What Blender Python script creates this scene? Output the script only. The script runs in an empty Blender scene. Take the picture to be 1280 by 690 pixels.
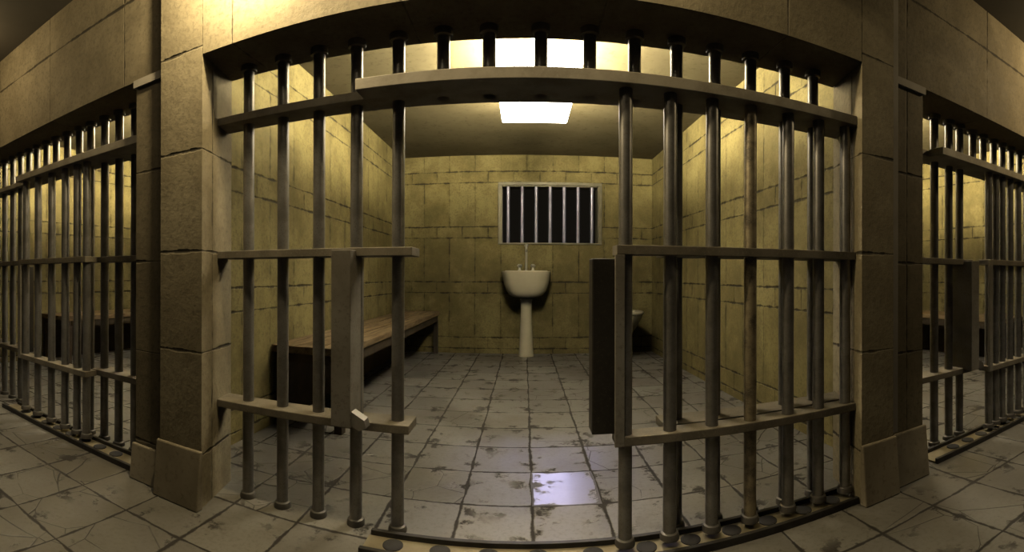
import bpy, bmesh, math, random
from mathutils import Vector, Matrix
random.seed(7)
scn = bpy.context.scene
C = scn.collection
PI = math.pi

# ------------------------------------------------------------------ node helpers
class NT:
    def __init__(self, name):
        self.m = bpy.data.materials.new(name); self.m.use_nodes = True
        self.t = self.m.node_tree; self.n = self.t.nodes; self.l = self.t.links
        self.bsdf = self.n['Principled BSDF']
    def node(self, typ, ins=None, **kw):
        o = self.n.new(typ)
        for k, v in kw.items(): setattr(o, k, v)
        for k, v in (ins or {}).items(): self.put(o.inputs[k], v)
        return o
    def put(self, sock, v):
        if hasattr(v, 'is_output'): self.l.new(v, sock)
        else: sock.default_value = v
    def math(self, op, a, b=0.0, c=0.0, clamp=False):
        o = self.n.new('ShaderNodeMath'); o.operation = op; o.use_clamp = clamp
        self.put(o.inputs[0], a); self.put(o.inputs[1], b); self.put(o.inputs[2], c)
        return o.outputs[0]
    def mix(self, f, a, b, blend='MIX'):
        o = self.n.new('ShaderNodeMix'); o.data_type = 'RGBA'; o.blend_type = blend
        self.put(o.inputs[0], f); self.put(o.inputs[6], a); self.put(o.inputs[7], b)
        return o.outputs[2]
    def fmix(self, f, a, b):
        o = self.n.new('ShaderNodeMix'); o.data_type = 'FLOAT'
        self.put(o.inputs[0], f); self.put(o.inputs[2], a); self.put(o.inputs[3], b)
        return o.outputs[0]
    def noise(self, vec, scale, detail=4, rough=.55):
        return self.node('ShaderNodeTexNoise', {'Vector': vec, 'Scale': scale, 'Detail': detail, 'Roughness': rough}).outputs[0]
    def ramp(self, v, lo, hi):
        o = self.n.new('ShaderNodeMapRange'); o.interpolation_type = 'SMOOTHSTEP'
        self.put(o.inputs[0], v); self.put(o.inputs[1], lo); self.put(o.inputs[2], hi)
        o.inputs[3].default_value = 0; o.inputs[4].default_value = 1
        return o.outputs[0]
    def rnd(self, a, b):
        v = self.node('ShaderNodeCombineXYZ', {0: a, 1: b}).outputs[0]
        return self.node('ShaderNodeTexWhiteNoise', {'Vector': v}).outputs[0]
    def pos(self):
        g = self.n.new('ShaderNodeNewGeometry'); return g.outputs['Position'], g.outputs['True Normal']
    def xyz(self, v):
        o = self.n.new('ShaderNodeSeparateXYZ'); self.put(o.inputs[0], v); return o.outputs
    def bump(self, h, strength, dist):
        b = self.node('ShaderNodeBump', {'Strength': strength, 'Distance': dist, 'Height': h})
        self.l.new(b.outputs[0], self.bsdf.inputs['Normal'])
    def set(self, **kw):
        for k, v in kw.items(): self.put(self.bsdf.inputs[k.replace('_', ' ')], v)

def rgb(r, g, b): return (r, g, b, 1)

def wall_uv(t, dist=.016):
    P, N = t.pos()
    dv = t.node('ShaderNodeTexNoise', {'Vector': P, 'Scale': 5.0, 'Detail': 3}).outputs[1]
    off = t.node('ShaderNodeVectorMath', {0: dv, 1: (.5, .5, .5)}, operation='SUBTRACT').outputs[0]
    off = t.node('ShaderNodeVectorMath', {0: off, 3: dist}, operation='SCALE').outputs[0]
    Q = t.node('ShaderNodeVectorMath', {0: P, 1: off}, operation='ADD').outputs[0]
    x, y, z = t.xyz(Q)[0:3]; n = t.xyz(N)
    side = t.math('GREATER_THAN', t.math('ABSOLUTE', n[0]), .5)
    flat = t.math('GREATER_THAN', t.math('ABSOLUTE', n[2]), .5)
    return P, t.fmix(side, x, y), t.fmix(flat, z, y)

def stone(name, light, dark, stain, w=.355, period=.757, tallf=.8, v0=.22, u0=-.318, grime=.6, joint=.0075, thinblocks=True):
    t = NT(name)
    P, u, v = wall_uv(t, .004 if tallf == 1.0 else .014)
    q = t.math('DIVIDE', t.math('SUBTRACT', v, v0), period)
    f = t.math('FRACT', q); row = t.math('FLOOR', q)
    thin = t.math('GREATER_THAN', f, tallf)
    un = t.math('ADD', t.math('DIVIDE', t.math('SUBTRACT', u, u0), w), t.math('MULTIPLY', thin, .5))
    uf = t.math('FRACT', un); ui = t.math('FLOOR', un)
    du = t.math('MULTIPLY', t.math('MINIMUM', uf, t.math('SUBTRACT', 1.0, uf)), w)
    tall_d = t.math('MULTIPLY', t.math('MINIMUM', f, t.math('SUBTRACT', tallf, f)), period)
    thin_d = t.math('MULTIPLY', t.math('MINIMUM', t.math('SUBTRACT', f, tallf), t.math('SUBTRACT', 1.0, f)), period)
    dvv = t.fmix(thin, tall_d, thin_d)
    row2 = t.math('ADD', t.math('MULTIPLY', row, 2.0), thin)
    r = t.rnd(ui, row2)
    n1 = t.noise(P, 1.3, 5); n2 = t.noise(P, 9.0, 6, .65); n3 = t.noise(P, 42.0, 5, .75); n4 = t.noise(P, 3.6, 6, .7)
    # some joints are filled in: their strength follows a broad noise
    wj = t.ramp(n2, .36, .62)
    jw = t.math('ADD', joint * .30, t.math('MULTIPLY', wj, joint * 1.1))
    hj = t.math('SUBTRACT', 1.0, t.ramp(dvv, t.math('MULTIPLY', jw, .35), t.math('MULTIPLY', jw, 1.5)))
    vj = t.math('MULTIPLY', t.math('SUBTRACT', 1.0, t.ramp(du, t.math('MULTIPLY', jw, .25), jw)), t.fmix(t.ramp(n1, .4, .6), .45, .9))
    j = t.math('MAXIMUM', hj, vj)
    smudge = t.math('MULTIPLY', t.math('SUBTRACT', 1.0, t.ramp(t.math('MINIMUM', du, dvv), 0.0, .05)), t.ramp(n2, .48, .72))
    sx = t.xyz(P)
    sv = t.node('ShaderNodeCombineXYZ', {0: t.math('MULTIPLY', u, 5.0), 1: t.math('MULTIPLY', v, .7), 2: 0.0}).outputs[0]
    streak = t.ramp(t.noise(sv, 1.6, 5, .6), .48, .75)
    c = t.mix(r, light, dark)
    c = t.mix(t.math('MULTIPLY', t.ramp(n1, .36, .64), .75), c, stain)
    c = t.mix(t.math('MULTIPLY', streak, grime * .30), c, tuple(x * .45 for x in stain[:3]) + (1,))
    c = t.mix(t.math('MULTIPLY', smudge, grime * .8), c, tuple(x * .4 for x in stain[:3]) + (1,))
    c = t.mix(t.math('MULTIPLY', t.ramp(n3, .46, .66), .68), c, tuple(x * .55 for x in dark[:3]) + (1,))
    c = t.mix(t.math('MULTIPLY', t.ramp(n4, .46, .66), .5), c, tuple(x * .8 for x in stain[:3]) + (1,))
    c = t.mix(t.math('MULTIPLY', t.ramp(n4, .5, .3), .35), c, tuple(min(1, x * 1.25) for x in light[:3]) + (1,))
    c = t.mix(t.math('MULTIPLY', j, t.fmix(wj, .55, .92)), c, rgb(.03, .022, .009))
    t.set(Base_Color=c, Roughness=t.fmix(n2, .7, .95))
    h = t.math('SUBTRACT', t.math('ADD', t.math('MULTIPLY', n2, .3), t.math('MULTIPLY', n3, .25)), j)
    t.bump(h, .65, .012)
    return t.m

def tiles(name):
    t = NT(name)
    P, N = t.pos()
    dv = t.node('ShaderNodeTexNoise', {'Vector': P, 'Scale': 3.2, 'Detail': 3}).outputs[1]
    off = t.node('ShaderNodeVectorMath', {0: dv, 1: (.5, .5, .5)}, operation='SUBTRACT').outputs[0]
    off = t.node('ShaderNodeVectorMath', {0: off, 3: .03}, operation='SCALE').outputs[0]
    Q = t.node('ShaderNodeVectorMath', {0: P, 1: off}, operation='ADD').outputs[0]
    x, y = t.xyz(Q)[0:2]
    S1, S2 = .325, .375
    a = t.math('DIVIDE', t.math('SUBTRACT', x, .04), S1); b = t.math('DIVIDE', t.math('SUBTRACT', y, 2.178), S2)
    ai = t.math('FLOOR', a); bi = t.math('FLOOR', b); af = t.math('FRACT', a); bf = t.math('FRACT', b)
    da = t.math('MULTIPLY', t.math('MINIMUM', af, t.math('SUBTRACT', 1.0, af)), S1)
    db = t.math('MULTIPLY', t.math('MINIMUM', bf, t.math('SUBTRACT', 1.0, bf)), S2)
    d = t.math('MINIMUM', da, db)
    r = t.rnd(ai, bi); r2 = t.rnd(t.math('ADD', ai, 31.7), bi)
    n1 = t.noise(P, 1.1, 5); n2 = t.noise(P, 6.5, 6, .65); n3 = t.noise(P, 45, 4, .7)
    jw = t.math('ADD', .004, t.math('MULTIPLY', t.ramp(n2, .38, .68), .010))
    j = t.math('SUBTRACT', 1.0, t.ramp(d, t.math('MULTIPLY', jw, .4), t.math('MULTIPLY', jw, 1.4)))
    # cracks: edges of coarse cells, only on some tiles
    cv = t.node('ShaderNodeVectorMath', {0: Q, 1: t.node('ShaderNodeCombineXYZ', {0: t.math('MULTIPLY', r, 9.0), 1: t.math('MULTIPLY', r2, 9.0), 2: 0.0}).outputs[0]}, operation='ADD').outputs[0]
    vo = t.node('ShaderNodeTexVoronoi', {'Vector': cv, 'Scale': 3.4}, feature='DISTANCE_TO_EDGE').outputs[0]
    cr = t.math('MULTIPLY', t.math('SUBTRACT', 1.0, t.ramp(vo, .002, .010)), t.math('MULTIPLY', t.math('SUBTRACT', t.math('GREATER_THAN', r2, .5), t.math('MULTIPLY', t.math('COMPARE', ai, 0.0, .1), t.math('COMPARE', bi, 0.0, .1)), 0.0, True), t.ramp(n1, .40, .54)))
    # corners broken away, filled with dirt
    chip = t.math('MULTIPLY', t.ramp(n2, .55, .63), t.math('SUBTRACT', 1.0, t.ramp(d, .01, .15)))
    c = t.mix(r, rgb(.275, .25, .195), rgb(.205, .185, .145))
    c = t.mix(t.math('MULTIPLY', t.ramp(n1, .42, .66), .65), c, rgb(.13, .11, .078))
    c = t.mix(t.math('MULTIPLY', t.ramp(n3, .45, .7), .45), c, rgb(.13, .11, .075))
    c = t.mix(t.math('MULTIPLY', t.ramp(n2, .5, .75), .35), c, rgb(.15, .125, .085))
    dirt = t.math('MAXIMUM', j, t.math('MAXIMUM', t.math('MULTIPLY', cr, .85), chip))
    c = t.mix(t.math('MULTIPLY', dirt, .93), c, rgb(.025, .019, .012))
    gloss = t.math('GREATER_THAN', r2, .62)
    # the one smooth tile inside the gate, lavender reflection mixed into its colour
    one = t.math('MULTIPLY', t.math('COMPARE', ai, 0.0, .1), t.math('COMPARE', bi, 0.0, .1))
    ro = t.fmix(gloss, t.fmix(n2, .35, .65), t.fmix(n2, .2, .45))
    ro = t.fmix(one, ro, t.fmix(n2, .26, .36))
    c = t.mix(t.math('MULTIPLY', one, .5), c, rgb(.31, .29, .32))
    ro = t.fmix(dirt, ro, .95)
    t.set(Base_Color=c, Roughness=ro)
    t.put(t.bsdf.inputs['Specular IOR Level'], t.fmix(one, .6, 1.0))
    h = t.math('SUBTRACT', t.math('ADD', t.math('MULTIPLY', n2, .16), t.math('MULTIPLY', n3, .05)), dirt)
    t.bump(h, .5, .009)
    return t.m

def plain(name, a, b, scale=3.0, rough=(.7, .95), metal=0.0, speck=None, bump=.25, spec=.5):
    t = NT(name)
    tc = t.n.new('ShaderNodeTexCoord').outputs['Object']
    n1 = t.noise(tc, scale, 6, .6); n3 = t.noise(tc, scale * 14, 3, .7)
    c = t.mix(t.ramp(n1, .35, .68), a, b)
    if speck: c = t.mix(t.math('MULTIPLY', t.ramp(n3, .52, .7), .6), c, speck)
    t.set(Base_Color=c, Roughness=t.fmix(n1, rough[0], rough[1]), Metallic=metal)
    t.put(t.bsdf.inputs['Specular IOR Level'], spec)
    t.bump(t.math('ADD', t.math('MULTIPLY', n1, .5), t.math('MULTIPLY', n3, .3)), bump, .006)
    return t.m

def wood(name):
    t = NT(name)
    tc = t.n.new('ShaderNodeTexCoord').outputs['Object']
    v = t.node('ShaderNodeMapping', {'Vector': tc, 'Scale': (9.0, .9, 9.0)}).outputs[0]
    n = t.noise(v, 3.0, 7, .65); m = t.noise(tc, 2.0, 4)
    c = t.mix(t.ramp(n, .32, .68), rgb(.36, .25, .115), rgb(.13, .082, .034))
    c = t.mix(t.math('MULTIPLY', t.ramp(m, .45, .7), .5), c, rgb(.2, .15, .08))
    t.set(Base_Color=c, Roughness=t.fmix(n, .5, .8))
    t.bump(n, .5, .01)
    return t.m

def lightmat(name, col, s):
    t = NT(name)
    t.set(Base_Color=rgb(.8, .8, .8)); t.put(t.bsdf.inputs['Emission Color'], col); t.put(t.bsdf.inputs['Emission Strength'], s)
    return t.m

M = {}
M['cellwall'] = stone('cell_stone', rgb(.38, .305, .11), rgb(.30, .235, .075), rgb(.18, .138, .042), grime=.8)
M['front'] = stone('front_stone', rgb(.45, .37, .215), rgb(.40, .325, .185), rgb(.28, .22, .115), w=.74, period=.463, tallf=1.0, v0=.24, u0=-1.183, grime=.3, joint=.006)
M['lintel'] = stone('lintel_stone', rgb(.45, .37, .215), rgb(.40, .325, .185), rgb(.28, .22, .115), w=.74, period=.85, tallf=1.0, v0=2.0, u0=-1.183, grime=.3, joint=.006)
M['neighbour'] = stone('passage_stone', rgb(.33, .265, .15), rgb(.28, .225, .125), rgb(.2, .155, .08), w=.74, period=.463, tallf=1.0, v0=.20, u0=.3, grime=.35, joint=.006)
M['base'] = plain('base_stone', rgb(.42, .345, .22), rgb(.3, .245, .15), 3.0, speck=rgb(.2, .155, .09))
M['cap'] = plain('cap_stone', rgb(.52, .45, .33), rgb(.42, .36, .26), 4.0)
M['ceil'] = plain('ceiling_plaster', rgb(.36, .29, .14), rgb(.27, .215, .095), 1.2, speck=rgb(.19, .15, .06))
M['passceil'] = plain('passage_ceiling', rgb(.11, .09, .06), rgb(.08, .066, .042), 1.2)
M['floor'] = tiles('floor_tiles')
M['iron'] = plain('bar_iron', rgb(.29, .27, .235), rgb(.18, .165, .14), 9.0, rough=(.30, .50), metal=.55, speck=rgb(.17, .14, .10), bump=.12)
M['flange'] = plain('flange_iron', rgb(.17, .15, .12), rgb(.10, .09, .07), 9.0, rough=(.4, .6), metal=.4)
M['worn'] = plain('worn_bar_iron', rgb(.42, .34, .2), rgb(.13, .105, .07), 14.0, rough=(.35, .6), metal=.45, speck=rgb(.5, .42, .26), bump=.3)
M['beam'] = plain('lit_bar_steel', rgb(.42, .36, .25), rgb(.27, .225, .15), 7.0, rough=(.5, .75), metal=.1, speck=rgb(.42, .37, .27), bump=.2)  # paler tone carries the lamp light on the upper beams
M['crossbar'] = plain('shaded_bar_steel', rgb(.27, .225, .15), rgb(.17, .14, .09), 7.0, rough=(.5, .75), metal=.1, speck=rgb(.33, .28, .19), bump=.2)  # same steel, shade on the lower crossbars put into the colour
M['plate'] = plain('lock_plate_steel', rgb(.30, .265, .2), rgb(.2, .17, .12), 5.0, rough=(.5, .7), metal=.15, speck=rgb(.15, .12, .08), bump=.2)
M['darkbox'] = plain('dark_lock_iron', rgb(.045, .038, .028), rgb(.028, .023, .016), 5.0, rough=(.4, .65), metal=.4, speck=rgb(.075, .06, .04), bump=.2)
M['rail'] = plain('rail_iron', rgb(.06, .055, .045), rgb(.035, .03, .024), 6.0, rough=(.4, .6), metal=.5)
M['channel'] = plain('channel_steel', rgb(.36, .3, .175), rgb(.25, .2, .11), 5.0, rough=(.4, .7), metal=.3)
M['disc'] = plain('disc_iron', rgb(.03, .026, .02), rgb(.018, .015, .012), 6.0, rough=(.7, .9))
M['bright'] = plain('bright_steel', rgb(.42, .39, .33), rgb(.33, .3, .25), 8.0, rough=(.25, .4), metal=.8)
M['winframe'] = plain('window_frame_steel', rgb(.22, .195, .12), rgb(.16, .14, .085), 6.0, rough=(.4, .6), metal=.3)
M['winbar'] = plain('window_bar_steel', rgb(.44, .42, .52), rgb(.34, .33, .42), 6.0, rough=(.3, .5), metal=.4)
M['night'] = plain('night_void', rgb(.004, .004, .006), rgb(.003, .003, .004), 1.0, rough=(.9, 1))
M['china'] = plain('glazed_ceramic', rgb(.88, .76, .47), rgb(.80, .68, .39), 2.0, rough=(.16, .3), bump=.02)
M['chrome'] = plain('tap_chrome', rgb(.85, .80, .66), rgb(.75, .70, .56), 3.0, rough=(.22, .35), metal=.5, bump=.02)
M['darkseat'] = plain('toilet_lid_black', rgb(.03, .026, .02), rgb(.02, .017, .013), 3.0, rough=(.35, .5))
M['wood'] = wood('bench_planks')
M['darkwood'] = plain('bench_underframe', rgb(.05, .035, .017), rgb(.03, .02, .01), 5.0, rough=(.6, .85))
M['lamp'] = lightmat('lamp_diffuser', rgb(1.0, .91, .74), 17.0)
M['bulb'] = lightmat('lamp_bulb', rgb(1.0, .90, .66), 1050.0)
M['bulb_strong'] = lightmat('strong_lamp_bulb', rgb(1.0, .88, .60), 2000.0)
M['lampbox'] = plain('lamp_housing_paint', rgb(.6, .55, .42), rgb(.5, .45, .33), 3.0)

# ------------------------------------------------------------------ mesh helpers
def new(): return bmesh.new()
def add_box(bm, x0, x1, y0, y1, z0, z1):
    vs = [bm.verts.new(p) for p in ((x0,y0,z0),(x1,y0,z0),(x1,y1,z0),(x0,y1,z0),(x0,y0,z1),(x1,y0,z1),(x1,y1,z1),(x0,y1,z1))]
    for f in ((3,2,1,0),(4,5,6,7),(0,1,5,4),(1,2,6,5),(2,3,7,6),(3,0,4,7)): bm.faces.new([vs[i] for i in f])
    return bm
def add_prism(bm, poly, z0, z1):
    a = [bm.verts.new((x, y, z0)) for x, y in poly]; b = [bm.verts.new((x, y, z1)) for x, y in poly]
    n = len(poly)
    bm.faces.new(list(reversed(a))); bm.faces.new(b)
    for i in range(n): bm.faces.new([a[i], a[(i+1)%n], b[(i+1)%n], b[i]])
    return bm
def add_plinth(bm, x0, x1, y, z0, z1, dtop, dfoot):
    # a base block whose front leans back a little towards its top
    vs = [bm.verts.new(p) for p in ((x0, y-dfoot, z0), (x1, y-dfoot, z0), (x1, y, z0), (x0, y, z0), (x0, y-dtop, z1), (x1, y-dtop, z1), (x1, y, z1), (x0, y, z1))]
    for f in ((3,2,1,0),(4,5,6,7),(0,1,5,4),(1,2,6,5),(2,3,7,6),(3,0,4,7)): bm.faces.new([vs[i] for i in f])
    return bm
def add_lathe(bm, prof, cx=0, cy=0, n=28, sx=1.0, sy=1.0, cap=True):
    rings = []
    for r, z in prof:
        rings.append([bm.verts.new((cx + r*sx*math.cos(2*PI*k/n), cy + r*sy*math.sin(2*PI*k/n), z)) for k in range(n)])
    for a, b in zip(rings, rings[1:]):
        for k in range(n): bm.faces.new([a[k], a[(k+1)%n], b[(k+1)%n], b[k]])
    if cap:
        bm.faces.new(list(reversed(rings[0]))); bm.faces.new(rings[-1])
    return bm
def add_tube(bm, pts, r, n=14):
    pts = [Vector(p) for p in pts]; rings = []
    up = Vector((0, 0, 1))
    for i, p in enumerate(pts):
        d = (pts[min(i+1, len(pts)-1)] - pts[max(i-1, 0)]).normalized()
        s = d.cross(Vector((1, 0, 0)) if abs(d.x) < .9 else up).normalized(); q = d.cross(s)
        rr = r[i] if isinstance(r, (list, tuple)) else r
        rings.append([bm.verts.new(p + rr*(math.cos(2*PI*k/n)*s + math.sin(2*PI*k/n)*q)) for k in range(n)])
    for a, b in zip(rings, rings[1:]):
        for k in range(n): bm.faces.new([a[k], a[(k+1)%n], b[(k+1)%n], b[k]])
    bm.faces.new(list(reversed(rings[0]))); bm.faces.new(rings[-1])
    return bm
def obj(name, bm, m, parent=None, bevel=0.0, smooth=False, loc=None):
    bmesh.ops.recalc_face_normals(bm, faces=bm.faces)
    me = bpy.data.meshes.new(name); bm.to_mesh(me); bm.free()
    me.materials.append(M[m])
    if smooth:
        for p in me.polygons: p.use_smooth = True
        me.set_sharp_from_angle(angle=math.radians(40))
    o = bpy.data.objects.new(name, me); C.objects.link(o)
    if bevel:
        b = o.modifiers.new('edge', 'BEVEL'); b.width = bevel; b.segments = 2; b.limit_method = 'ANGLE'
    if parent: o.parent = parent
    if loc: o.location = loc
    return o
def thing(name, label, cat, loc=(0,0,0), rotz=0, group=None):
    o = bpy.data.objects.new(name, None); C.objects.link(o); o.empty_display_size = .1
    o.location = loc; o.rotation_euler = (0, 0, rotz)
    o['label'] = label; o['category'] = cat
    if group: o['group'] = group
    return o
def dup(root, loc, label=None, scale=None):
    def rec(o, parent):
        c = o.copy(); C.objects.link(c)
        if parent: c.parent = parent
        for ch in list(o.children): rec(ch, c)
        return c
    kids = rec(root, None)
    kids.location = loc
    if label: kids['label'] = label
    if scale: kids.scale = scale
    return kids
def struct(name, bm, m, label, cat='wall', bevel=0.0):
    o = obj(name, bm, m, None, bevel); o['kind'] = 'structure'; o['label'] = label; o['category'] = cat
    return o

# ------------------------------------------------------------------ measured layout
XL, XR, XLB, XRB = -1.347, 1.439, -1.416, 1.52      # opening of the middle cell, front and rear
YF, YB = 1.67, 1.997                                # front and rear face of the middle front wall
DY = .041                                           # how far the side cells' fronts stand back
ZT, ZC, ZK = 2.055, 2.713, 2.76
WL, WR, K = -1.706, 1.784, 6.478
PL, PR = -1.605, 1.643                              # outer edges of the two pilasters
AL, AR = -1.822, 1.905                              # outer edges of the two recessed piers
NL, NR = -5.10, 5.20                                # far side walls of the two neighbouring cells
FL, FR = -4.60, 4.70                                # where their openings end
def jl(y): return XL + (XLB-XL)*(y-YF)/(YB-YF)
def jr(y): return XR + (XRB-XR)*(y-YF)/(YB-YF)

# ------------------------------------------------------------------ the setting
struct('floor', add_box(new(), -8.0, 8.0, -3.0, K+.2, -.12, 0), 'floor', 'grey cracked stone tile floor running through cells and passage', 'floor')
struct('ceiling', add_box(new(), NL-.2, NR+.2, YB, K+.2, ZC, ZC+.1), 'ceil', 'stained plaster ceiling above the cells', 'ceiling')
struct('ceiling_passage', add_box(new(), -8.0, 8.0, -3.0, YF+DY, ZK, ZK+.1), 'passceil', 'dark ceiling of the passage in front of the cells', 'ceiling')
wx0, wx1, wz0, wz1 = -.313, 1.022, 1.514, 2.296
bm = new()
add_box(bm, WL-.03, wx0, K, K+.28, 0, ZC); add_box(bm, wx1, WR+.03, K, K+.28, 0, ZC)
add_box(bm, wx0, wx1, K, K+.28, 0, wz0); add_box(bm, wx0, wx1, K, K+.28, wz1, ZC)
struct('wall_back', bm, 'cellwall', 'olive stone block back wall of the middle cell, with barred window')
struct('wall_back.001', add_box(new(), NL-.06, WL-.035, K, K+.28, 0, ZC), 'cellwall', 'stone block back wall of the cell on the left of the photo')
struct('wall_back.002', add_box(new(), WR+.035, NR+.06, K, K+.28, 0, ZC), 'cellwall', 'stone block back wall of the cell on the right of the photo')
struct('wall_left', add_box(new(), WL-.07, WL, YB, K, 0, ZC), 'cellwall', 'stone block side wall behind the plank bench of the middle cell')
struct('wall_right', add_box(new(), WR, WR+.07, YB, K, 0, ZC), 'cellwall', 'stone block side wall of the middle cell opposite the bench')
struct('wall_left.001', add_box(new(), NL-.08, NL, YB+DY, K, 0, ZC), 'cellwall', 'yellow lit side wall seen through the bars of the left cell')
struct('wall_right.001', add_box(new(), NR, NR+.08, YB+DY, K, 0, ZC), 'cellwall', 'yellow lit side wall seen through the bars of the right cell')
struct('wall_front', add_prism(new(), [(XL+.003, YF), (XR-.003, YF), (XRB-.003, YB), (XLB+.003, YB)], ZT, ZK+.1), 'lintel', 'pale stone lintel wall above the middle cell opening')
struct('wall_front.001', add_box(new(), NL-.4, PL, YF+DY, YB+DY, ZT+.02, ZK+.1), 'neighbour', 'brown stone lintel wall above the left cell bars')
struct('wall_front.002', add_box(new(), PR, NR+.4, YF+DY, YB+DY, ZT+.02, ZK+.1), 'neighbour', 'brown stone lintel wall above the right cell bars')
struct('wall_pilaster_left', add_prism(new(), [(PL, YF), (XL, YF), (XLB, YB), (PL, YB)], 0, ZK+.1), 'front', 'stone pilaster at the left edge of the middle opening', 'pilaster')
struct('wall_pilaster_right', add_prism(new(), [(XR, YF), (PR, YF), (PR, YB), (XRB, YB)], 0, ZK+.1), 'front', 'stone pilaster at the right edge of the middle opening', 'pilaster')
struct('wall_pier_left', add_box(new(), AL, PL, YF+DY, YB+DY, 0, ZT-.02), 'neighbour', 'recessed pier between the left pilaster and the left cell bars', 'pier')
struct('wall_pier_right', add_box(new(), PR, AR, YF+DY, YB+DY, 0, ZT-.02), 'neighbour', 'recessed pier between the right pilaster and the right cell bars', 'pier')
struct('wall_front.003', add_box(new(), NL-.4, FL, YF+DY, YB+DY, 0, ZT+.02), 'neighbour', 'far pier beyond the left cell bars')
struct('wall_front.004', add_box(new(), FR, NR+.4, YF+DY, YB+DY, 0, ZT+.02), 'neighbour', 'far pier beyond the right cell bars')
struct('trim_1', add_box(new(), AL-.008, PL, YF+DY-.016, YB+DY, ZT-.02, ZT+.018), 'cap', 'pale stone cap on top of the left recessed pier', 'trim')
struct('trim_2', add_box(new(), PR+.045, AR+.008, YF+DY-.016, YB+DY, ZT-.02, ZT+.018), 'cap', 'pale stone cap on top of the right recessed pier', 'trim')
struct('trim_3', add_box(new(), PR, PR+.045, YF+.012, YF+DY, .28, ZK), 'cap', 'thin corner strip up the right pilaster, paler for its lit edge', 'trim')  # paler stone stands in for the pilaster's lit edge
struct('baseboard_left', add_plinth(new(), PL-.008, XL+.010, YF, 0, .262, .020, .045), 'base', 'pale stone base block at the foot of the left pilaster', 'baseboard', .006)
struct('baseboard_right', add_plinth(new(), XR-.010, PR+.008, YF, 0, .275, .020, .045), 'base', 'pale stone base block at the foot of the right pilaster', 'baseboard', .006)
struct('baseboard_left.001', add_plinth(new(), AL-.010, PL-.010, YF+DY, 0, .18, .020, .04), 'base', 'low stone base block under the left recessed pier', 'baseboard', .006)
struct('baseboard_right.001', add_plinth(new(), PR+.010, AR+.010, YF+DY, 0, .262, .020, .045), 'base', 'stone base block under the right recessed pier', 'baseboard', .006)
struct('added_shade_beam', add_box(new(), .914, 1.04, -.6, YF, 2.36, ZK), 'neighbour', 'unseen beam added at the passage ceiling to shade the lintel', 'beam')  # beam out of view, added to shade the right part of the lintel

# window: frame, reveal and seven bars in front of the night
w = new(); fw = .044
add_box(w, wx0-fw, wx1+fw, K-.03, K+.02, wz1, wz1+.042); add_box(w, wx0-fw, wx1+fw, K-.03, K+.02, wz0-.022, wz0)
add_box(w, wx0-fw, wx0, K-.03, K+.02, wz0, wz1); add_box(w, wx1, wx1+fw, K-.03, K+.02, wz0, wz1)
win = obj('window_1', w, 'winframe', None, .004)
win['kind'] = 'structure'; win['label'] = 'barred window high in the back wall above the sink'; win['category'] = 'window'
w = new()
add_box(w, wx0, wx0+.012, K+.0, K+.24, wz0, wz1); add_box(w, wx1-.012, wx1, K+.0, K+.24, wz0, wz1); add_box(w, wx0, wx1, K+.0, K+.24, wz1-.012, wz1)
obj('reveal', w, 'winframe', win)
for i in range(7):
    obj('window_bar', add_lathe(new(), [(.0235, wz0), (.0235, wz1)], -.222 + .1925*i, K+.04, 16), 'winbar', win, smooth=True)

# ------------------------------------------------------------------ iron: bars, beams, gates
RB = .0265
def make_bar(z0, z1, mat='iron', top=True, bottom=True):
    """One round bar about its own axis, with the flange rings at its ends as sub-parts."""
    b = obj('bar', add_lathe(new(), [(RB, z0), (RB, z1)], n=24), mat, smooth=True)
    if top: obj('flange', add_lathe(new(), [(RB, z1-.030), (RB+.011, z1-.027), (RB+.0125, z1-.020), (RB+.0125, z1)], n=24), 'flange', b, smooth=True)
    if bottom: obj('flange', add_lathe(new(), [(RB+.012, z0), (RB+.012, z0+.012), (RB+.008, z0+.024), (RB, z0+.028)], n=24), 'flange', b, smooth=True)
    return b
def clone(b, parent, loc):
    c = b.copy(); C.objects.link(c); c.parent = parent; c.location = loc
    for ch in b.children:
        d = ch.copy(); C.objects.link(d); d.parent = c
    return c
def drop(*obs):
    for o in obs:
        for ch in list(o.children): bpy.data.objects.remove(ch)
        bpy.data.objects.remove(o)
YBAR, B0, B1 = 1.90, 1.828, 1.968                   # bar line, front and rear edge of the fixed crossbars
def crossbar(parent, x0, x1, z0, z1, y0=B0, y1=B1, splay=(False, False)):
    a0, a1 = (jl(y0)+.002, jl(y1)+.002) if splay[0] else (x0, x0)
    c0, c1 = (jr(y0)-.002, jr(y1)-.002) if splay[1] else (x1, x1)
    return obj('crossbar', add_prism(new(), [(a0, y0), (c0, y0), (c1, y1), (a1, y1)], z0, z1), 'beam' if z0 > 1.7 else 'crossbar', parent, .003)  # top crossbars take the lit tone, lower ones the shaded tone
def grille(label, full, short, spans, lock=None, dy=0.0, top=ZT):
    g = thing('cell_grille', label, 'bars', (0, dy, 0), 0)
    fb = make_bar(0, top-.001); sb = make_bar(1.775, top-.001, bottom=False)
    for x in full: clone(fb, g, (x, YBAR, 0))
    for x in short: clone(sb, g, (x, YBAR, 0))
    drop(fb, sb)
    for x0, x1, z0, z1, sp in spans: crossbar(g, x0, x1, z0, z1, splay=sp)
    if lock:
        lk = obj('lock_box', add_box(new(), lock-.044, lock+.040, 1.765, 1.93, .447, 1.160), 'plate', g, .003)
        vs = [(.042, .455), (.042, .512), (.096, .482), (.104, .452), (.075, .438)]
        bolt = new()
        a = [bolt.verts.new((lock+x, 1.772, z)) for x, z in vs]; b = [bolt.verts.new((lock+x, 1.822, z)) for x, z in vs]
        bolt.faces.new(a); bolt.faces.new(list(reversed(b)))
        for i in range(5): bolt.faces.new([a[i], a[(i+1)%5], b[(i+1)%5], b[i]])
        obj('latch_bolt', bolt, 'bright', lk)
    return g
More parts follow.
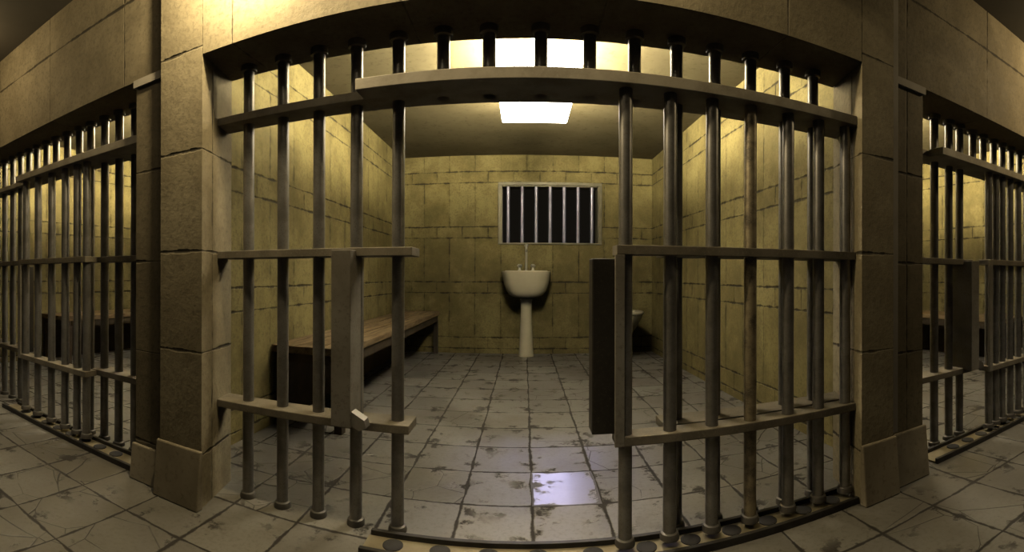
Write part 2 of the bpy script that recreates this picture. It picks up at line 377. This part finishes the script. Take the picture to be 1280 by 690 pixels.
TT, TF, FT, FF = (True, True), (True, False), (False, True), (False, False)
grille('round iron bars and crossbars fixed across the middle cell opening',
       [-1.245, -1.057, -.876, -.700, -.516, .630, .805, .979, 1.158, 1.320], [-.328, -.142, .065, .262, .448],
       [(0, 0, 1.775, 1.811, TT), (0, -.440, 1.135, 1.171, TF), (.560, 0, 1.135, 1.171, FT), (0, -.452, .424, .459, TF), (.560, 0, .424, .459, FT)], -.716)
grille('round iron bars fixed across the cell at the left of the photo',
       [-2.077, -2.222, -2.363, -2.51, -3.46, -3.60, -3.75, -3.9], [-2.64, -2.785, -2.929, -3.062, -3.203, -3.328],
       [(-4.3, AL-.002, 1.775, 1.811, FF), (-4.3, -3.30, 1.135, 1.171, FF), (-2.40, AL-.002, 1.135, 1.171, FF), (-4.3, -3.30, .424, .459, FF), (-2.40, AL-.002, .424, .459, FF)], None, DY, ZT+.02)
grille('round iron bars fixed across the cell at the right of the photo',
       [2.270, 2.415, 2.530, 3.45, 3.6, 3.75], [2.679, 2.806, 2.942, 3.064, 3.19, 3.32],
       [(AR+.002, 4.3, 1.775, 1.811, FF), (AR+.002, 2.585, 1.135, 1.171, FF), (3.40, 4.3, 1.135, 1.171, FF), (AR+.002, 2.585, .424, .459, FF), (3.40, 4.3, .424, .459, FF)], 2.530, DY, ZT+.02)

YD, D0, D1 = 1.772, 1.728, 1.822
def sliding_door(label, bars, x0, x1, worn=None, dy=0.0, splay=FF, lock=True):
    d = thing('sliding_cell_door', label, 'door', (0, dy, 0))
    bar = make_bar(.034, 1.769, top=False); wb = make_bar(.034, 1.769, 'worn', top=False)
    for i, x in enumerate(bars): clone(wb if i == worn else bar, d, (x, YD, 0))
    drop(bar, wb)
    for z0, z1 in ((1.136, 1.173), (.421, .456)): crossbar(d, x0, x1, z0, z1, D0, D1, splay)
    obj('stile', add_box(new(), x0-.006, x0+.030, D0-.003, D0+.014, .421, 1.136), 'plate', d, .002)
    if lock: obj('lock_box', add_box(new(), x0-.086, x0+.010, 1.772, 1.86, .457, 1.123), 'darkbox', d, .004)
    return d
sliding_door('barred sliding door standing open at the right of the middle cell', [.384, .562, .740, .914, 1.100, 1.264, 1.420], .342, 1.45, 3, 0.0, FT)
sliding_door('barred sliding door across the cell at the left of the photo', [-3.149, -2.973, -2.79, -2.623, -2.486, -2.385], -3.19, -2.345, None, DY)
sliding_door('barred sliding door across the cell at the right of the photo', [2.69, 2.775, 2.86, 2.97, 3.087, 3.21, 3.36, 3.5, 3.65], 2.645, 3.70, None, DY, FF, False)

def door_track(x0, x1, label, dy, splay=FF):
    y0, y1 = 1.715, 1.824
    c0, c1 = (jr(y0)-.002, jr(y1)-.002) if splay[1] else (x1, x1)
    o = obj('overhead_door_track', add_prism(new(), [(x0, y0), (c0, y0), (c1, y1), (x0, y1)], 1.7705, 1.815), 'beam', None, .003, loc=(0, dy, 0))
    o['label'] = label; o['category'] = 'rail'
    return o
door_track(-.640, 0, 'flat steel beam carrying the sliding door across the middle opening', 0, FT)
door_track(-3.22, AL-.002, 'flat steel beam above the barred door of the left cell', DY)
door_track(2.13, 4.4, 'flat steel beam above the barred door of the right cell', DY)

def floor_rail(x0, x1, discs, label, dy):
    r = thing('floor_door_rail', label, 'rail', (0, dy, 0))
    obj('channel', add_box(new(), x0, x1, 1.702, 1.822, 0.0, .010), 'channel', r)
    for y, dx in ((1.694, 0), (1.830, .006)): obj('rail_strip', add_box(new(), x0+dx, x1, y-.010, y+.010, 0, .030), 'rail', r, .002)
    for x in discs: obj('dark_disc', add_lathe(new(), [(.040, .0102), (.040, .014), (.032, .016)], x, 1.772, 24), 'disc', r)  # row of flat dark discs along the channel
    return r
floor_rail(-.612, 1.437, [-.50, -.315, -.132, .055, .262, .47, .65, .83, 1.0, 1.18, 1.34], 'double floor rail with dark discs under the open middle door', 0)
floor_rail(-3.38, AL-.002, [-2.1 - .15*i for i in range(8)], 'double floor rail along the foot of the left cell door', DY)
floor_rail(2.05, 4.4, [2.3 + .15*i for i in range(9)], 'double floor rail along the foot of the right cell door', DY)

# ------------------------------------------------------------------ furniture
def plank_bench(x0, x1, y0, y1, label):
    """x0 is the wall side, x1 the free edge."""
    b = thing('plank_bench', label, 'bench', ((x0+x1)/2, (y0+y1)/2, 0))
    o = Vector(b.location)
    def bx(name, xa, xb, ya, yb, za, zb, m, bev=0):
        return obj(name, add_box(new(), min(xa, xb)-o.x, max(xa, xb)-o.x, ya-o.y, yb-o.y, za, zb), m, b, bev)
    w = x1 - x0; s = 1 if w > 0 else -1
    for i in range(3): bx('seat_plank', x0 + w*i/3 + s*.003, x0 + w*(i+1)/3 - s*.003, y0, y1, .520, .572, 'wood', .006)
    for ya, yb in ((y0+.03, y0+.07), (y1-.07, y1-.03)):
        bx('rail', x0+s*.02, x1-s*.02, ya, yb, .455, .519, 'darkwood')
        for xa in (x0+s*.02, x1-s*.075): bx('leg', xa, xa+s*.055, ya-.005, yb+.02, 0, .456, 'darkwood')
    bx('front_board', x1-s*.045, x1-s*.02, y0+.09, y1-.08, .44, .519, 'darkwood')
    bx('back_board', x0+s*.003, x0+s*.018, y0+.06, y1-.02, 0, .519, 'darkwood')
    return b
plank_bench(WL+.004, -1.155, 2.89, 6.44, 'long wooden plank bench along the left wall of the middle cell')
plank_bench(NL+.004, -4.52, 3.15, 6.44, 'wooden plank bench seen through the bars of the left cell')
plank_bench(NR-.004, 4.64, 2.89, 6.44, 'wooden plank bench seen through the bars of the right cell')

# pedestal sink
sk = thing('pedestal_sink', 'cream pedestal sink on the back wall under the barred window', 'sink', (.028, 6.235, 0))
bm = new(); n = 44; rings = []
for rx, ry, z in [(.085, .12, .775), (.17, .20, .788), (.222, .26, .812), (.262, .295, .868), (.294, .328, .955), (.318, .35, 1.075), (.326, .352, 1.115), (.315, .34, 1.124), (.285, .31, 1.105), (.24, .27, 1.03), (.16, .19, .95), (.05, .06, .925)]:
    ring = []
    for k in range(n):
        a = 2*PI*k/n; cx, sy = math.cos(a), math.sin(a)
        px = rx*math.copysign(abs(cx)**.62, cx); py = ry*math.copysign(abs(sy)**(.62 if sy > 0 else .85), sy)
        ring.append(bm.verts.new((px, min(py*.75 + .02, .238), z)))
    rings.append(ring)
for a, b in zip(rings, rings[1:]):
    for k in range(n): bm.faces.new([a[k], a[(k+1)%n], b[(k+1)%n], b[k]])
bm.faces.new(list(reversed(rings[0]))); bm.faces.new(rings[-1])
obj('basin', bm, 'china', sk, smooth=True)
obj('pedestal', add_lathe(new(), [(.105, 0), (.103, .02), (.094, .10), (.087, .25), (.079, .45), (.072, .60), (.073, .70), (.085, .76)], 0, .07, 32), 'china', sk, smooth=True)
obj('back_ledge', add_box(new(), -.29, .29, .165, .238, 1.09, 1.135), 'china', sk, .012)
fa = obj('faucet', add_tube(new(), [(0, .20, 1.13), (0, .20, 1.36), (0, .195, 1.43), (0, .165, 1.468), (0, .13, 1.472), (0, .105, 1.45), (0, .10, 1.415)], .016), 'chrome', sk, smooth=True)
obj('spout_collar', add_lathe(new(), [(.022, 1.455), (.026, 1.475), (.018, 1.492)], 0, .16, 18), 'chrome', fa, smooth=True)
for s_ in (-1, 1):
    obj('tap', add_lathe(new(), [(.028, 1.13), (.018, 1.145), (.015, 1.175), (.03, 1.188), (.034, 1.205), (.018, 1.222)], s_*.09, .20, 18), 'chrome', sk, smooth=True)

# toilet, mostly hidden behind the door's lock box
tl = thing('toilet', 'cream toilet with dark raised lid behind the door lock box', 'toilet', (1.19, 5.95, 0))
def rings_mesh(rs):
    bm = new(); n = 40
    rr = [[bm.verts.new((cx + rx*math.cos(2*PI*k/n), cy + ry*math.sin(2*PI*k/n), z)) for k in range(n)] for rx, ry, z, cx, cy in rs]
    for a, b in zip(rr, rr[1:]):
        for k in range(n): bm.faces.new([a[k], a[(k+1)%n], b[(k+1)%n], b[k]])
    bm.faces.new(list(reversed(rr[0]))); bm.faces.new(rr[-1])
    return bm
obj('bowl', rings_mesh([(rx, ry, z, 0, cy) for rx, ry, z, cy in [(.16, .22, 0, .08), (.155, .21, .04, .08), (.13, .18, .14, .09), (.15, .2, .27, .06), (.25, .29, .42, .02), (.30, .335, .52, 0), (.315, .345, .565, 0), (.315, .345, .578, 0), (.25, .28, .578, 0), (.21, .24, .50, 0), (.12, .14, .42, .03)]]), 'china', tl, smooth=True)
bm = new(); n = 40
rr = [[bm.verts.new((.32*f*math.cos(2*PI*k/n), .35*f*math.sin(2*PI*k/n), z)) for k in range(n)] for f, z in ((1.0, .580), (1.04, .590), (1.04, .606), (1.0, .616), (.72, .616), (.70, .606), (.70, .590), (.72, .580))]
for a, b in zip(rr, rr[1:] + rr[:1]):
    for k in range(n): bm.faces.new([a[k], a[(k+1)%n], b[(k+1)%n], b[k]])
obj('seat', bm, 'china', tl, smooth=True)
bm = new()
rr = [[bm.verts.new((.215*math.cos(2*PI*k/n), yy, .83 + .19*math.sin(2*PI*k/n))) for k in range(n)] for yy in (.315, .34)]
for k in range(n): bm.faces.new([rr[0][k], rr[0][(k+1)%n], rr[1][(k+1)%n], rr[1][k]])
bm.faces.new(rr[0]); bm.faces.new(list(reversed(rr[1])))
obj('lid', bm, 'darkseat', tl, smooth=True)
obj('tank', add_box(new(), -.205, .205, .35, .522, .52, .985), 'darkseat', tl, .02)

# ceiling lamps in the cells
lp = thing('ceiling_lamp', 'bright rectangular ceiling lamp in the middle cell', 'lamp', (.09, 3.55, ZC))
for y in (-.45, .45):
    obj('hanger', add_lathe(new(), [(.045, -.012), (.045, 0)], 0, y, 16), 'lampbox', lp, smooth=True)
    obj('hanger', add_lathe(new(), [(.012, -.235), (.012, -.012)], 0, y, 12), 'lampbox', lp, smooth=True)
obj('diffuser', add_box(new(), -.29, .29, -.70, .70, -.285, -.235), 'lamp', lp, .012)
def bulb(parent, y, m):
    return obj('bulb', add_lathe(new(), [(.012, -.090), (.030, -.108), (.048, -.135), (.052, -.155), (.046, -.178), (.028, -.197), (.008, -.205)], 0, y, 20), m, parent, smooth=True)
la = dup(lp, (-2.55, 3.55, ZC), 'rectangular ceiling lamp inside the left cell')
lb = dup(lp, (2.62, 3.55, ZC), 'rectangular ceiling lamp inside the right cell')
for t_, m_ in ((lp, 'bulb'), (la, 'bulb_strong'), (lb, 'bulb_strong')):
    for y in (-.52, 0, .52): bulb(t_, y, m_)

# unseen passage lamps in front of the wall, plus one added fill
def lamp(x, y, z, power, col, size=.12):
    l = bpy.data.lights.new('passage_light', 'POINT'); l.energy = power; l.color = col; l.shadow_soft_size = size
    o = bpy.data.objects.new('passage_light', l); C.objects.link(o); o.location = (x, y, z)
lamp(-1.05, 1.49, 2.50, 60, (1.0, .83, .52), .05)
lamp(.15, 1.46, 2.52, 13, (1.0, .83, .52), .05)
lamp(-.5, .95, 2.6, 5, (1.0, .84, .58), .08)  # fill light added to brighten the upper beam fronts
lamp(-3.1, 1.1, 2.6, 11, (1.0, .80, .48), .06)
lamp(3.3, 1.1, 2.6, 26, (1.0, .80, .48), .06)
def downlight(x, y, z, power, col, cone):
    l = bpy.data.lights.new('added_downlight', 'SPOT'); l.energy = power; l.color = col; l.shadow_soft_size = .04
    l.spot_size = math.radians(cone); l.spot_blend = .6
    o = bpy.data.objects.new('added_downlight', l); C.objects.link(o); o.location = (x, y, z)
for x in (-2.75, 0, 2.75): downlight(x, .85, 2.70, 54, (1.0, .90, .70), 62)  # unseen spots added to brighten the lower bars
mo = bpy.data.lights.new('moonlight', 'SUN'); mo.energy = .30; mo.color = (.66, .62, 1.0); mo.angle = math.radians(3)
moo = bpy.data.objects.new('moonlight', mo); C.objects.link(moo)
moo.rotation_euler = Vector((-.05, -1.0, -.445)).to_track_quat('-Z', 'Y').to_euler()
scn.cycles.max_bounces = 5; scn.cycles.diffuse_bounces = 0; scn.cycles.glossy_bounces = 2

# ------------------------------------------------------------------ world, camera, view
wd = bpy.data.worlds.new('night'); scn.world = wd; wd.use_nodes = True
wd.node_tree.nodes['Background'].inputs[0].default_value = (.05, .042, .03, 1)
wd.node_tree.nodes['Background'].inputs[1].default_value = .12
scn.cycles.use_fast_gi = True; scn.cycles.fast_gi_method = 'ADD'; scn.cycles.ao_bounces_render = 1
wd.light_settings.ao_factor = .008; wd.light_settings.distance = .7

cam = bpy.data.cameras.new('camera'); co = bpy.data.objects.new('camera', cam); C.objects.link(co)
cam.type = 'PANO'; cam.panorama_type = 'CENTRAL_CYLINDRICAL'
cam.central_cylindrical_range_u_min = -1.078063; cam.central_cylindrical_range_u_max = 1.078063
cam.central_cylindrical_range_v_min = -.580992; cam.central_cylindrical_range_v_max = .580992
cam.central_cylindrical_radius = 1.0
cam.clip_start = .01
co.matrix_world = Matrix.Translation((0, 0, 1.0543)) @ Matrix.Rotation(.02558, 4, 'Z') @ Matrix.Rotation(PI/2 + .0009, 4, 'X') @ Matrix.Rotation(.00244, 4, 'Z')
scn.camera = co
v = scn.view_settings
v.view_transform = 'Standard'; v.look = 'None'; v.gamma = 1.0; v.use_curve_mapping = False
v.exposure = 0.0
